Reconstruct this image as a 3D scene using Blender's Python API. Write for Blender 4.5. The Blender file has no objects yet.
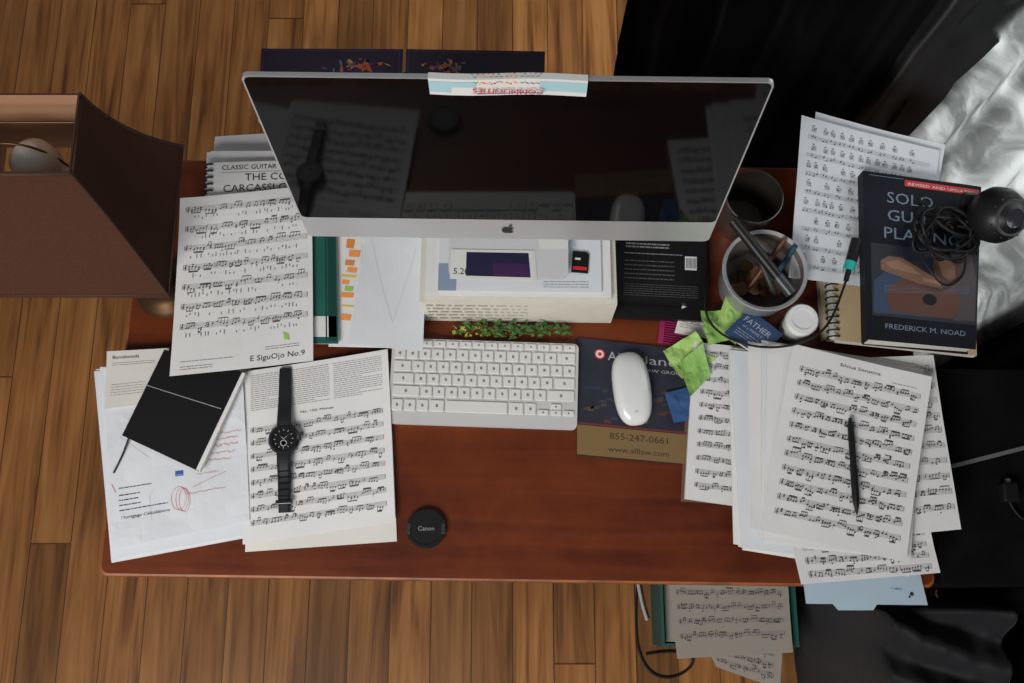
import bpy, math, random
from mathutils import Vector, Matrix, noise
D=0.75
S=bpy.context.scene
S.view_settings.view_transform='Standard'
S.view_settings.look='None'
COL=bpy.context.collection

# ------------------------------------------------------------------ materials
MC={}
def M(name,col,rough=.6,metal=0,spec=.5,noise_amt=0,noise_scale=60,coat=0,trans=0,bump=0,sheen=0):
    if name in MC: return MC[name]
    m=bpy.data.materials.new(name); m.use_nodes=True; nt=m.node_tree
    b=nt.nodes['Principled BSDF']
    b.inputs['Base Color'].default_value=(*col,1)
    b.inputs['Roughness'].default_value=rough
    b.inputs['Metallic'].default_value=metal
    b.inputs['Specular IOR Level'].default_value=spec
    b.inputs['Coat Weight'].default_value=coat
    b.inputs['Transmission Weight'].default_value=trans
    b.inputs['Sheen Weight'].default_value=sheen
    if noise_amt or bump:
        tc=nt.nodes.new('ShaderNodeTexCoord'); n=nt.nodes.new('ShaderNodeTexNoise')
        n.inputs['Scale'].default_value=noise_scale; n.inputs['Detail'].default_value=4
        nt.links.new(tc.outputs['Object'],n.inputs['Vector'])
        if noise_amt:
            r=nt.nodes.new('ShaderNodeMapRange'); r.inputs['From Min'].default_value=.3; r.inputs['From Max'].default_value=.7
            r.inputs['To Min'].default_value=1-noise_amt; r.inputs['To Max'].default_value=1+noise_amt
            mx=nt.nodes.new('ShaderNodeVectorMath'); mx.operation='SCALE'
            mx.inputs[0].default_value=col
            nt.links.new(n.outputs['Fac'],r.inputs['Value']); nt.links.new(r.outputs[0],mx.inputs['Scale'])
            nt.links.new(mx.outputs[0],b.inputs['Base Color'])
        if bump:
            bp=nt.nodes.new('ShaderNodeBump'); bp.inputs['Strength'].default_value=bump; bp.inputs['Distance'].default_value=.002
            nt.links.new(n.outputs['Fac'],bp.inputs['Height']); nt.links.new(bp.outputs[0],b.inputs['Normal'])
    MC[name]=m; return m

PAPER=M('paper_white',(.76,.76,.77),.8,spec=.2,noise_amt=.03,noise_scale=12)
PAPER2=M('paper_cream',(.71,.69,.65),.8,spec=.2,noise_amt=.04,noise_scale=12)
PAPERB=M('paper_cool',(.70,.73,.78),.8,spec=.2,noise_amt=.03,noise_scale=12)
PEDGE=M('page_edges',(.62,.60,.55),.8,noise_amt=.1,noise_scale=300)
INK=M('ink_black',(.03,.03,.035),.6)
INKG=M('ink_grey',(.22,.22,.24),.6)
INKF=M('ink_faint',(.40,.40,.42),.6)
RED=M('ink_red',(.6,.03,.03),.5)
BLUE=M('ink_blue',(.03,.12,.42),.5)
BLACK=M('black_cover',(.005,.005,.006),.55,spec=.3)
SILVER=M('brushed_aluminium',(.55,.56,.58),.35,metal=.85)
WHITEP=M('white_plastic',(.74,.75,.76),.25,coat=.3)
BLACKP=M('black_plastic',(.010,.010,.011),.38,spec=.35)
BLACKR=M('black_rubber',(.02,.02,.022),.6)

# ------------------------------------------------------------------ mesh utils
def link(ob,parent=None):
    COL.objects.link(ob)
    if parent: ob.parent=parent
    return ob
def mesh(name,verts,faces,mats,mi=None,parent=None,smooth=False):
    me=bpy.data.meshes.new(name); me.from_pydata([tuple(v) for v in verts],[],faces)
    for m in (mats if isinstance(mats,(list,tuple)) else [mats]): me.materials.append(m)
    if mi:
        for p,i in zip(me.polygons,mi): p.material_index=i
    if smooth:
        for p in me.polygons: p.use_smooth=True
    me.update()
    return link(bpy.data.objects.new(name,me),parent)
def empty(name,loc=(0,0,0),rz=0):
    e=bpy.data.objects.new(name,None); e.location=loc; e.rotation_euler=(0,0,rz); e.empty_display_size=.05
    return link(e)
def box(name,x0,x1,y0,y1,z0,z1,mat,parent=None,bev=0,seg=2):
    v=[(x,y,z) for z in (z0,z1) for y in (y0,y1) for x in (x0,x1)]
    f=[(0,2,3,1),(4,5,7,6),(0,1,5,4),(2,6,7,3),(0,4,6,2),(1,3,7,5)]
    o=mesh(name,v,f,mat,parent=parent)
    if bev:
        b=o.modifiers.new('b','BEVEL'); b.width=bev; b.segments=seg; b.limit_method='ANGLE'
    return o
def lathe(name,prof,mat,loc=(0,0,0),n=48,parent=None,mi=None,smooth=True):
    v=[];f=[];idx=[]
    for r,z in prof:
        for i in range(n):
            a=2*math.pi*i/n; v.append((loc[0]+r*math.cos(a),loc[1]+r*math.sin(a),loc[2]+z))
    for j in range(len(prof)-1):
        for i in range(n):
            k=(i+1)%n; f.append((j*n+i,j*n+k,(j+1)*n+k,(j+1)*n+i)); idx.append(mi[j] if mi else 0)
    if prof[0][0]>1e-6: f.append(tuple(reversed(range(n)))); idx.append(0)
    if prof[-1][0]>1e-6:
        L=(len(prof)-1)*n; f.append(tuple(range(L,L+n))); idx.append(mi[-1] if mi else 0)
    o=mesh(name,v,f,mat,idx,parent)
    for p in o.data.polygons: p.use_smooth=smooth and len(p.vertices)==4
    if smooth:
        e=o.modifiers.new('e','EDGE_SPLIT'); e.split_angle=math.radians(40)
    return o
def tube(name,pts,r,mat,parent=None,res=8,cyclic=False,smooth=True):
    cu=bpy.data.curves.new(name,'CURVE'); cu.dimensions='3D'; cu.bevel_depth=r; cu.bevel_resolution=2; cu.use_fill_caps=True
    sp=cu.splines.new('NURBS' if smooth else 'POLY'); sp.points.add(len(pts)-1)
    for p,q in zip(sp.points,pts): p.co=(*q,1)
    if smooth: sp.order_u=min(4,len(pts)); sp.use_endpoint_u=True; sp.resolution_u=res
    sp.use_cyclic_u=cyclic
    cu.materials.append(mat)
    ob=bpy.data.objects.new(name,cu); return link(ob,parent)

GC={}
def glyphs(s,bold=False):
    if s in GC: return GC[s]
    cu=bpy.data.curves.new('g','FONT'); cu.body=s; cu.size=1; cu.resolution_u=2; cu.fill_mode='FRONT'
    ob=bpy.data.objects.new('g',cu); COL.objects.link(ob)
    bpy.context.view_layer.update()
    me=ob.to_mesh()
    v=[(a.co.x,a.co.y) for a in me.vertices]; f=[tuple(p.vertices) for p in me.polygons]
    ob.to_mesh_clear(); bpy.data.objects.remove(ob); bpy.data.curves.remove(cu)
    w=max([a[0] for a in v] or [1]); GC[s]=(v,f,w); return GC[s]

class Ink:
    """printed marks in millimetres, origin = top-left of the sheet, y runs down the page"""
    def __init__(s): s.p=[]
    def poly(s,pts,m=INK,l=0): s.p.append((pts,[tuple(range(len(pts)))],m,l))
    def rect(s,x0,y0,x1,y1,m=INK,l=0):
        n=max(1,int(abs(x1-x0)/14)); k=max(1,int(abs(y1-y0)/14))
        v=[(x0+(x1-x0)*i/n,y0+(y1-y0)*j/k) for j in range(k+1) for i in range(n+1)]
        f=[(j*(n+1)+i,j*(n+1)+i+1,(j+1)*(n+1)+i+1,(j+1)*(n+1)+i) for j in range(k) for i in range(n)]
        s.p.append((v,f,m,l))
    def line(s,a,b,w=.5,m=INK,l=0):
        dx,dy=b[0]-a[0],b[1]-a[1]; L=math.hypot(dx,dy) or 1; nx,ny=-dy/L*w/2,dx/L*w/2
        k=max(1,int(L/12)); v=[]
        for i in range(k+1):
            t=i/k; v+=[(a[0]+dx*t+nx,a[1]+dy*t+ny),(a[0]+dx*t-nx,a[1]+dy*t-ny)]
        s.p.append((v,[(2*i,2*i+2,2*i+3,2*i+1) for i in range(k)],m,l))
    def curve(s,pts,w=.5,m=INK,l=1):
        for a,b in zip(pts,pts[1:]): s.line(a,b,w,m,l)
    def ell(s,x,y,rx,ry,m=INK,l=0,n=8,rot=0):
        c,q=math.cos(rot),math.sin(rot)
        s.poly([(x+rx*math.cos(2*math.pi*i/n)*c-ry*math.sin(2*math.pi*i/n)*q,y+rx*math.cos(2*math.pi*i/n)*q+ry*math.sin(2*math.pi*i/n)*c) for i in range(n)],m,l)
    def text(s,t,x,y,size,m=INK,al='l',l=1,rot=0,wid=None):
        v,f,w=glyphs(t); k=size; kx=size if not wid else wid/w
        off={'l':0,'c':-w*kx/2,'r':-w*kx}[al]; c,q=math.cos(rot),math.sin(rot)
        s.p.append(([(x+(a*kx+off)*c+b*k*q,y+(a*kx+off)*q-b*k*c) for a,b in v],f,m,l))
    def words(s,x0,x1,y0,y1,step=3.6,h=1.3,m=INKG,rnd=None,fill=.9):
        rnd=rnd or random.Random(1); y=y0
        while y<y1:
            x=x0; end=x1 if rnd.random()<fill else x0+(x1-x0)*rnd.uniform(.3,.8)
            while x<end:
                w=rnd.uniform(2,8); s.rect(x,y,min(x+w,x1),y+h*.75,m); x+=w+1.1
            y+=step
    def scribble(s,x0,x1,y,h=2.2,m=RED,seed=1,w=.45):
        r=random.Random(seed); x=x0; pts=[]
        while x<x1: pts.append((x,y+r.uniform(-h,h)*(.5 if r.random()<.7 else 1))); x+=r.uniform(.8,1.8)
        s.curve(pts,w,m,2)
    def music(s,x0,x1,y0,y1,n,seed=1,dens=1.0,text=False,sp=1.75,head=1.25):
        r=random.Random(seed); step=(y1-y0)/n
        for i in range(n):
            y=y0+i*step; xe=x1
            for k in range(5): s.rect(x0,y+k*sp-.17,xe,y+k*sp+.17,INKG)
            bot=y+4*sp
            s.line((x0,y),(x0,bot),.5)
            s.curve([(x0+3.5,y-1.2),(x0+4.2,y+.6),(x0+2.2,y+2*sp),(x0+2.4,y+3.3*sp),(x0+4.4,y+2.7*sp),(x0+3,y+2.1*sp)],.7,INK)
            s.line((x0+3.4,y-1),(x0+3.1,bot+1.4),.5)
            bars=r.choice([3,4,4])
            for b in range(1,bars+1):
                bx=x0+(x1-x0)*b/bars; s.line((bx,y),(bx,bot),.5)
            x=x0+9
            while x<x1-6:
                g=r.choice([1,2,3,4,4]); gap=r.uniform(3.0,4.6)/dens; up=r.random()<.6
                base=y+sp*r.uniform(.5,4.2); sl=r.uniform(-.7,.7)
                pts=[]
                for k in range(g):
                    xx=x+k*gap
                    if xx>x1-3: break
                    yy=base+k*sl*sp+r.uniform(-1,1)*sp*.5; pts.append((xx,yy))
                if not pts: break
                yb=(min(p[1] for p in pts)-sp*2.6) if up else (max(p[1] for p in pts)+sp*2.6)
                for xx,yy in pts:
                    s.ell(xx,yy,head,head*.72,INK,2,7,-.35)
                    s.line((xx+(.95 if up else -.95),yy),(xx+(.95 if up else -.95),yb),.45)
                    if r.random()<.25: s.ell(xx,yy+sp*r.choice([1.5,2.5,-1.5]),head,head*.72,INK,2,7,-.35)
                if len(pts)>1:
                    o=.95 if up else -.95
                    s.rect(pts[0][0]+o,yb-.45,pts[-1][0]+o,yb+.55,INK,2)
                    if r.random()<.35: s.rect(pts[0][0]+o,yb+1.1,pts[-1][0]+o,yb+1.8,INK,2)
                x+=g*gap+r.uniform(1,4)

def sheet(name,cor,z,th=.0004,mats=(PAPER,PAPER),ink=None,curl=(0,0,0,0),wave=0,parent=None,size=None,rel=True,nx=18,ny=22):
    """sheet / slab lying on its support: four plan corners in mm (back-left, back-right, front-right, front-left), height z m above desk top"""
    TL,TR,BR,BL=[Vector((a/1000,b/1000)) for a,b in cor]
    base=D+z if rel else z
    sd=z*317+TL.x*7
    def pos(u,v,dz):
        p=(TL*(1-u)+TR*u)*(1-v)+(BL*(1-u)+BR*u)*v
        h=curl[0]*max(0,1-u-v)**2*1+curl[1]*max(0,u-v)**2+curl[2]*max(0,u+v-1)**2+curl[3]*max(0,v-u)**2
        if wave: h+=wave*(.6+.9*noise.noise((u*2.6,v*3.2,sd))+.45*abs(noise.noise((u*6+v*3,v*5-u*2,sd+9))))
        return (p.x,p.y,base+dz+h)
    if not any(curl) and not wave: nx=ny=1
    V=[pos(i/nx,j/ny,th) for j in range(ny+1) for i in range(nx+1)]
    V+=[pos(i/nx,j/ny,0) for j in range(ny+1) for i in range(nx+1)]
    o=(nx+1)*(ny+1); F=[];I=[]
    for j in range(ny):
        for i in range(nx):
            a=j*(nx+1)+i; b=a+nx+1
            F.append((a,b,b+1,a+1)); I.append(0)
            F.append((o+a,o+a+1,o+b+1,o+b)); I.append(1)
    for i in range(nx):
        F.append((i,i+1,o+i+1,o+i)); b=ny*(nx+1)+i; F.append((b+1,b,o+b,o+b+1)); I+=[1,1]
    for j in range(ny):
        a=j*(nx+1); b=a+nx+1; F.append((b,a,o+a,o+b)); a+=nx;b+=nx; F.append((a,b,o+b,o+a)); I+=[1,1]
    ml=list(mats)
    if ink:
        W=((TR-TL).length+(BR-BL).length)*500; H=((TL-BL).length+(TR-BR).length)*500
        if size: W,H=size
        for pts,fs,m,l in ink.p:
            # keep every printed mark inside the sheet
            if min(p[0] for p in pts)>W-4 or min(p[1] for p in pts)>H-3 or max(p[0] for p in pts)<0: continue
            if m not in ml: ml.append(m)
            k=ml.index(m); q=len(V)
            for x,y in pts: V.append(pos(min(max(x/W,0),1),min(max(y/H,0),1),th+.0004+l*.00012))
            for f in fs: F.append(tuple(q+a for a in f)); I.append(k)
    ob=mesh(name,V,F,ml,I,parent)
    return ob
def dims(cor):
    TL,TR,BR,BL=[Vector(a) for a in cor]
    return ((TR-TL).length+(BR-BL).length)/2,((TL-BL).length+(TR-BR).length)/2
def jit(cor,r,a):
    cx=sum(c[0] for c in cor)/4; cy=sum(c[1] for c in cor)/4; t=r.uniform(-a,a)*.006; dx,dy=r.uniform(-a,a),r.uniform(-a,a)
    return [(cx+(x-cx)*math.cos(t)-(y-cy)*math.sin(t)+dx,cy+(x-cx)*math.sin(t)+(y-cy)*math.cos(t)+dy) for x,y in cor]
def stack(name,cor,z0,z1,n,seed,a=5,mat=PAPER,curl=0):
    r=random.Random(seed); e=empty(name,(0,0,0)); h=(z1-z0)/n
    for i in range(n):
        sheet('sheets_%d'%(i+1),jit(cor,r,a),z0+i*h,h*.9,(r.choice([mat,PAPERB,mat,PAPER2]),PEDGE),parent=e)
    return e

# ------------------------------------------------------------------ room
def wood_floor():
    m=bpy.data.materials.new('floor_planks'); m.use_nodes=True; nt=m.node_tree; N=nt.nodes; Lk=nt.links; b=N['Principled BSDF']
    tc=N.new('ShaderNodeTexCoord'); sx=N.new('ShaderNodeSeparateXYZ'); Lk.new(tc.outputs['Object'],sx.inputs[0])
    def mt(op,a,bv=None,c=None):
        n=N.new('ShaderNodeMath'); n.operation=op
        for i,q in enumerate((a,bv,c)):
            if q is None: continue
            if isinstance(q,(int,float)): n.inputs[i].default_value=q
            else: Lk.new(q,n.inputs[i])
        return n.outputs[0]
    px=mt('DIVIDE',sx.outputs[0],.088); ix=mt('FLOOR',px); fx=mt('FRACT',px)
    wn=N.new('ShaderNodeTexWhiteNoise'); wn.noise_dimensions='1D'; Lk.new(ix,wn.inputs['W'])
    py=mt('ADD',mt('DIVIDE',sx.outputs[1],3.4),mt('MULTIPLY',wn.outputs['Value'],7)); iy=mt('FLOOR',py); fy=mt('FRACT',py)
    cb=N.new('ShaderNodeCombineXYZ'); Lk.new(ix,cb.inputs[0]); Lk.new(iy,cb.inputs[1])
    w2=N.new('ShaderNodeTexWhiteNoise'); w2.noise_dimensions='2D'; Lk.new(cb.outputs[0],w2.inputs['Vector'])
    mp=N.new('ShaderNodeCombineXYZ'); Lk.new(mt('MULTIPLY',sx.outputs[0],24),mp.inputs[0]); Lk.new(mt('MULTIPLY',sx.outputs[1],1.5),mp.inputs[1]); Lk.new(mt('MULTIPLY',w2.outputs['Value'],40),mp.inputs[2])
    n1=N.new('ShaderNodeTexNoise'); n1.inputs['Scale'].default_value=1; n1.inputs['Detail'].default_value=5; n1.inputs['Distortion'].default_value=1.7; Lk.new(mp.outputs[0],n1.inputs['Vector'])
    mp2=N.new('ShaderNodeCombineXYZ'); Lk.new(mt('MULTIPLY',sx.outputs[0],160),mp2.inputs[0]); Lk.new(mt('MULTIPLY',sx.outputs[1],4),mp2.inputs[1]); Lk.new(w2.outputs['Value'],mp2.inputs[2])
    n3=N.new('ShaderNodeTexNoise'); n3.inputs['Scale'].default_value=1; n3.inputs['Detail'].default_value=3; Lk.new(mp2.outputs[0],n3.inputs['Vector'])
    gr=mt('ADD',mt('MULTIPLY',n1.outputs['Fac'],.75),mt('MULTIPLY',n3.outputs['Fac'],.25))
    cr=N.new('ShaderNodeValToRGB'); cr.color_ramp.elements[0].position=.30; cr.color_ramp.elements[0].color=(.085,.030,.008,1)
    cr.color_ramp.elements[1].position=.70; cr.color_ramp.elements[1].color=(.40,.185,.058,1)
    e=cr.color_ramp.elements.new(.48); e.color=(.27,.108,.030,1); Lk.new(gr,cr.inputs[0])
    n2=N.new('ShaderNodeTexNoise'); n2.inputs['Scale'].default_value=3; n2.inputs['Detail'].default_value=5; Lk.new(tc.outputs['Object'],n2.inputs['Vector'])
    tone=mt('MULTIPLY',mt('ADD',mt('MULTIPLY',w2.outputs['Value'],.6),.55),mt('ADD',mt('MULTIPLY',n2.outputs['Fac'],1.1),.4))
    seam=mt('MULTIPLY',mt('GREATER_THAN',fx,.028),mt('GREATER_THAN',fy,.001))
    tone=mt('MULTIPLY',tone,mt('ADD',mt('MULTIPLY',seam,.7),.3))
    vm=N.new('ShaderNodeVectorMath'); vm.operation='SCALE'; Lk.new(cr.outputs[0],vm.inputs[0]); Lk.new(tone,vm.inputs['Scale'])
    Lk.new(vm.outputs[0],b.inputs['Base Color']); b.inputs['Roughness'].default_value=.45; b.inputs['Specular IOR Level'].default_value=.3
    bp=N.new('ShaderNodeBump'); bp.inputs['Strength'].default_value=.4; bp.inputs['Distance'].default_value=.003; Lk.new(seam,bp.inputs['Height']); Lk.new(bp.outputs[0],b.inputs['Normal'])
    return m
mesh('floor',[(-3,-3,0),(3,-3,0),(3,3,0),(-3,3,0)],[(0,1,2,3)],wood_floor())
WALL=M('wall_paint',(.5,.5,.48),.8,noise_amt=.03,noise_scale=5)
wx0,wx1=1.15,1.25
def wallbits():
    V=[];F=[]
    for (y0,y1,z0,z1) in [(-3,.25,0,2.7),(1.35,3,0,2.7),(.25,1.35,0,.35),(.25,1.35,2.1,2.7)]:
        q=len(V); V+=[(x,y,z) for z in (z0,z1) for y in (y0,y1) for x in (wx0,wx1)]
        F+=[tuple(q+i for i in f) for f in [(0,2,3,1),(4,5,7,6),(0,1,5,4),(2,6,7,3),(0,4,6,2),(1,3,7,5)]]
    mesh('wall_right',V,F,WALL)
wallbits()
W=empty('window_1',(0,0,0)); TRIM=M('white_trim',(.75,.75,.73),.4)
for i,(a,b_,c_,d_) in enumerate([(.25,.30,.35,2.1),(1.30,1.35,.35,2.1),(.30,1.30,.35,.40),(.30,1.30,2.05,2.1),(.30,1.30,1.25,1.29)]):
    box('frame_%d'%i,wx0+.02,wx1-.02,a,b_,c_,d_,TRIM,W)
box('sill',wx0-.04,wx1,.2,1.4,.33,.35,TRIM,W)
box('baseboard_right',wx0-.015,wx0,-3,3,0,.12,TRIM)

# ------------------------------------------------------------------ desk
def desk_mat():
    m=bpy.data.materials.new('cherry_desk'); m.use_nodes=True; nt=m.node_tree; N=nt.nodes; Lk=nt.links; b=N['Principled BSDF']
    tc=N.new('ShaderNodeTexCoord'); mp=N.new('ShaderNodeMapping'); mp.inputs['Scale'].default_value=(1.5,30,30); Lk.new(tc.outputs['Object'],mp.inputs[0])
    n=N.new('ShaderNodeTexNoise'); n.inputs['Scale'].default_value=1.2; n.inputs['Detail'].default_value=7; n.inputs['Distortion'].default_value=.6; Lk.new(mp.outputs[0],n.inputs['Vector'])
    n2=N.new('ShaderNodeTexNoise'); n2.inputs['Scale'].default_value=5; n2.inputs['Detail'].default_value=8; n2.inputs['Roughness'].default_value=.65; Lk.new(tc.outputs['Object'],n2.inputs['Vector'])
    ad=N.new('ShaderNodeMath'); ad.operation='MULTIPLY_ADD'; ad.inputs[1].default_value=.65; Lk.new(n2.outputs['Fac'],ad.inputs[0])
    ad2=N.new('ShaderNodeMath'); ad2.operation='MULTIPLY'; ad2.inputs[1].default_value=.35; Lk.new(n.outputs['Fac'],ad2.inputs[0]); Lk.new(ad2.outputs[0],ad.inputs[2])
    cr=N.new('ShaderNodeValToRGB'); cr.color_ramp.elements[0].position=.38; cr.color_ramp.elements[0].color=(.075,.012,.0035,1); cr.color_ramp.elements[1].position=.64; cr.color_ramp.elements[1].color=(.175,.036,.008,1)
    Lk.new(ad.outputs[0],cr.inputs[0]); Lk.new(cr.outputs[0],b.inputs['Base Color'])
    b.inputs['Roughness'].default_value=.42; b.inputs['Specular IOR Level'].default_value=.3
    return m
DM=desk_mat(); DE=M('desk_edge_highlight',(.24,.07,.018),.45,noise_amt=.45,noise_scale=25)  # orange highlight along the desk edge, painted in as a lighter colour
desk=empty('desk',(0,.026,0),math.radians(-.8))
def desktop():
    w0,w1,d,r=-.594,.606,.650,.012; pts=[]
    for cx,cy,a0 in [(w1-r,r,-90),(w1-r,d-r,0),(w0+r,d-r,90),(w0+r,r,180)]:
        for k in range(5):
            a=math.radians(a0+22.5*k); pts.append((cx+r*math.cos(a),cy+r*math.sin(a)))
    n=len(pts)
    def ins(q): return [(x+q*(1 if x<0 else -1),y+q*(1 if y<.3 else -1)) for x,y in pts]
    V=[(x,y,D) for x,y in ins(.004)]+[(x,y,D-.0015) for x,y in ins(.0012)]+[(x,y,D-.005) for x,y in pts]+[(x,y,D-.028) for x,y in pts]
    F=[tuple(range(n))]; I=[0]
    for k in range(3):
        for i in range(n): F.append((k*n+i,k*n+n+i,k*n+n+(i+1)%n,k*n+(i+1)%n)); I.append(1 if k<2 else 0)
    F.append(tuple(reversed(range(3*n,4*n)))); I.append(0)
    mesh('top',V,F,[DM,DE],I,desk)
desktop()
for i,(x,y) in enumerate([(-.55,.05),(.56,.05),(-.55,.61),(.56,.61)]):
    box('leg_%d'%(i+1),x-.025,x+.025,y-.025,y+.025,0,D-.028,DM,desk,.004)
box('apron_front',-.53,.54,.045,.06,D-.11,D-.028,DM,desk); box('apron_rear',-.53,.54,.60,.615,D-.11,D-.028,DM,desk)
box('apron_left',-.557,-.543,.07,.59,D-.11,D-.028,DM,desk); box('apron_right',.553,.567,.07,.59,D-.11,D-.028,DM,desk)

# black side cabinet right of the desk
CAB=M('black_cabinet',(.005,.005,.006),.8,spec=.06,noise_amt=.3,noise_scale=20)
cab=empty('side_cabinet')
box('body',.632,.84,.03,.335,0.0,.70,CAB,cab,.004); box('top',.625,.845,.02,.345,.70,.725,CAB,cab,.004)
box('drawer_front',.64,.83,.022,.03,.38,.68,CAB,cab,.003); box('drawer_front_low',.64,.83,.022,.03,.06,.36,CAB,cab,.003)

# ------------------------------------------------------------------ monitor
mon=empty('computer_monitor',(-.005,.468,D+.2115)); mon.rotation_euler=(math.radians(-5.7),0,math.radians(-.8))
w,h=.2672,.357
def rrect(x0,x1,z0,z1,r,n=6):
    o=[]
    for cx,cz,a0 in [(x1-r,z0+r,-90),(x1-r,z1-r,0),(x0+r,z1-r,90),(x0+r,z0+r,180)]:
        for k in range(n+1):
            a=math.radians(a0+90*k/n); o.append((cx+r*math.cos(a),cz+r*math.sin(a)))
    return o
ALU=M('monitor_aluminium',(.62,.63,.65),.38,metal=.7)
GLASS=M('screen_glass',(.0020,.0020,.0026),.05,spec=.13)
p=rrect(-w,w,0,h,.008); n=len(p)
V=[(x,0,z) for x,z in p]+[(x,.005,z) for x,z in p]+[(x*.75,.022,h/2+(z-h/2)*.75) for x,z in p]+[(x*.35,.036,h/2+(z-h/2)*.35) for x,z in p]
F=[tuple(range(n))]+[(k*n+i,k*n+n+i,k*n+n+(i+1)%n,k*n+(i+1)%n) for k in range(3) for i in range(n)]+[tuple(reversed(range(3*n,4*n)))]
mesh('shell',V,F,ALU,parent=mon)
p=rrect(-w+.0022,w-.0022,.056,h-.0022,.007); mesh('screen',[(x,-.0008,z) for x,z in p]+[(x,.0,z) for x,z in p],[tuple(range(len(p)))]+[(i,len(p)+i,len(p)+(i+1)%len(p),(i+1)%len(p)) for i in range(len(p))],GLASS,parent=mon)
ap=[]
for k in range(28):
    a=2*math.pi*k/28; r=.0085; x=r*math.cos(a); z=r*math.sin(a)*1.05
    if abs(a-math.pi/2)<.5: z-=.0022*(1-abs(a-math.pi/2)/.5)
    if abs(a-3*math.pi/2)<.4: z+=.0015*(1-abs(a-3*math.pi/2)/.4)
    if math.cos(a)>.85: x-=.004*(math.cos(a)-.85)/.15
    ap.append((x,-.001,.027+z))
mesh('fruit_mark',ap+[(.000,-.001,.037),(.002,-.001,.042),(.006,-.001,.0435),(.004,-.001,.038)],[tuple(range(28)),(28,31,30,29)],BLACKP,parent=mon)
st=bpy.data.objects.new('stand',None); link(st,mon); st.rotation_euler=(math.radians(5.7),0,0)
zf=-.0895
p=rrect(-.085,.085,-.028,.112,.014); V=[(x,y,zf+.0045) for x,y in p]+[(x,y,zf) for x,y in p]; n=len(p)
mesh('foot',V,[tuple(range(n)),tuple(reversed(range(n,2*n)))]+[(i,n+i,n+(i+1)%n,(i+1)%n) for i in range(n)],M('foot_aluminium',(.70,.71,.73),.55,metal=.2),parent=st)
prof=[(.104,zf+.004),(.100,zf+.03),(.088,zf+.075),(.07,zf+.12),(.052,zf+.17),(.046,zf+.22)]
V=[];F=[]
for y,z in prof: V+=[(-.082,y,z),(.082,y,z),(.082,y+.006,z),(-.082,y+.006,z)]
for k in range(len(prof)-1):
    for i in range(4): F.append((k*4+i,k*4+(i+1)%4,k*4+4+(i+1)%4,k*4+4+i))
F+= [(0,3,2,1),tuple(len(V)-4+i for i in range(4))]
mesh('neck',V,F,ALU,parent=st)
SKY=M('card_skyblue',(.38,.60,.67),.6); CW=M('card_white',(.72,.73,.72),.6); ORG=M('print_orange',(.75,.25,.05),.6); YEL=M('print_yellow',(.8,.55,.08),.6); TEAL=M('print_teal',(.03,.35,.33),.6)
def card():
    e=bpy.data.objects.new('taped_card',None); link(e,mon)
    x0,x1=-.079,.080
    V=[];F=[];I=[]
    mats=[CW,SKY,RED,ORG,BLUE,YEL,TEAL,INK]
    def P3(x,s):
        xx=x0+(x1-x0)*x; rip=.0012*(1+math.sin(x*7))
        if s>=0: return (xx,-.0022-rip,h+.004-s)
        return (xx,-.0022-rip-s*1.2,h+.004)
    def quad(xa,xb,sa,sb,m,l=0):
        q=len(V); n_=8
        for i in range(n_+1):
            x=xa+(xb-xa)*i/n_
            for s in (sa,sb):
                a=P3(x,s); V.append((a[0],a[1]-(l*.0003 if s>=0 else 0),a[2]+(l*.0003 if s<=0 else 0)))
        for i in range(n_): F.append((q+2*i,q+2*i+1,q+2*i+3,q+2*i+2)); I.append(m)
    quad(0,1,0,.027,0); quad(0,1,-.006,0,0); quad(.0,.3,.004,.013,1,1); quad(.0,.14,.013,.022,1,1); quad(.70,1,.004,.020,1,1)
    r=random.Random(3)
    for i in range(40):
        x=.27+.44*i/40; quad(x,x+.012,-.002 if i%3 else -.005,.003+r.uniform(.001,.006),r.choice([2,3,4,5,6,2,2]),2)
    v,f,wt=glyphs('COMMUNITIES'); q=len(V)
    for a,b_ in v:
        V.append((.037-a*(.072/wt),-.0062,h-.0085-b_*.0125))
    for k in f: F.append(tuple(q+j for j in k)); I.append(2)
    quad(.30,.72,.0228,.0240,4,2)
    mesh('print',V,F,mats,I,e)
card()

# ------------------------------------------------------------------ riser box under monitor
BOXM=M('riser_carton',(.68,.66,.58),.7,noise_amt=.05,noise_scale=20)
riser=empty('riser_box')
sheet('carton',[(-131,588),(150,586),(151,411),(-133,415)],0,.098,(BOXM,BOXM),parent=riser)
V=[];F=[];r=random.Random(5)
fx=lambda x:.4145-.002*(x+.133)/.284-.0006
for row in range(5):
    x=-.125
    while x<.135:
        wd=r.uniform(.004,.016); z=D+.015+row*.016; q=len(V)
        V+=[(x,fx(x),z),(x+wd,fx(x+wd),z),(x+wd,fx(x+wd),z+.006),(x,fx(x),z+.006)]; F.append((q,q+1,q+2,q+3)); x+=wd+.004
mesh('print_band',V,F,M('carton_print',(.45,.42,.35),.7),parent=riser)
rp=empty('papers_on_riser')
sheet('pad_of_paper',[(-122,584),(142,582),(142,418),(-124,421)],.0982,.0078,(PAPER,PEDGE),parent=rp)
ink=Ink(); ink.words(150,215,118,128,4,1.2); ink.rect(0,92,26,133,M('stripe_blue',(.25,.33,.45),.6))
sheet('mailer',[(-104,560),(128,560),(128,426),(-106,428)],.106,.004,(PAPERB,PEDGE),ink,parent=rp)
NVP=M('navy_print',(.015,.013,.05),.5); PRP=M('purple_print',(.05,.015,.08),.5)
ink=Ink(); ink.rect(0,0,118,48,CW); ink.rect(22,4,112,40,NVP,1); ink.rect(60,20,112,40,PRP,2); ink.text('5.20',4,38,13,INK,l=3); ink.words(66,104,25,38,4,2,CW); ink.words(84,108,8,14,3,1.2,CW)
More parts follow.
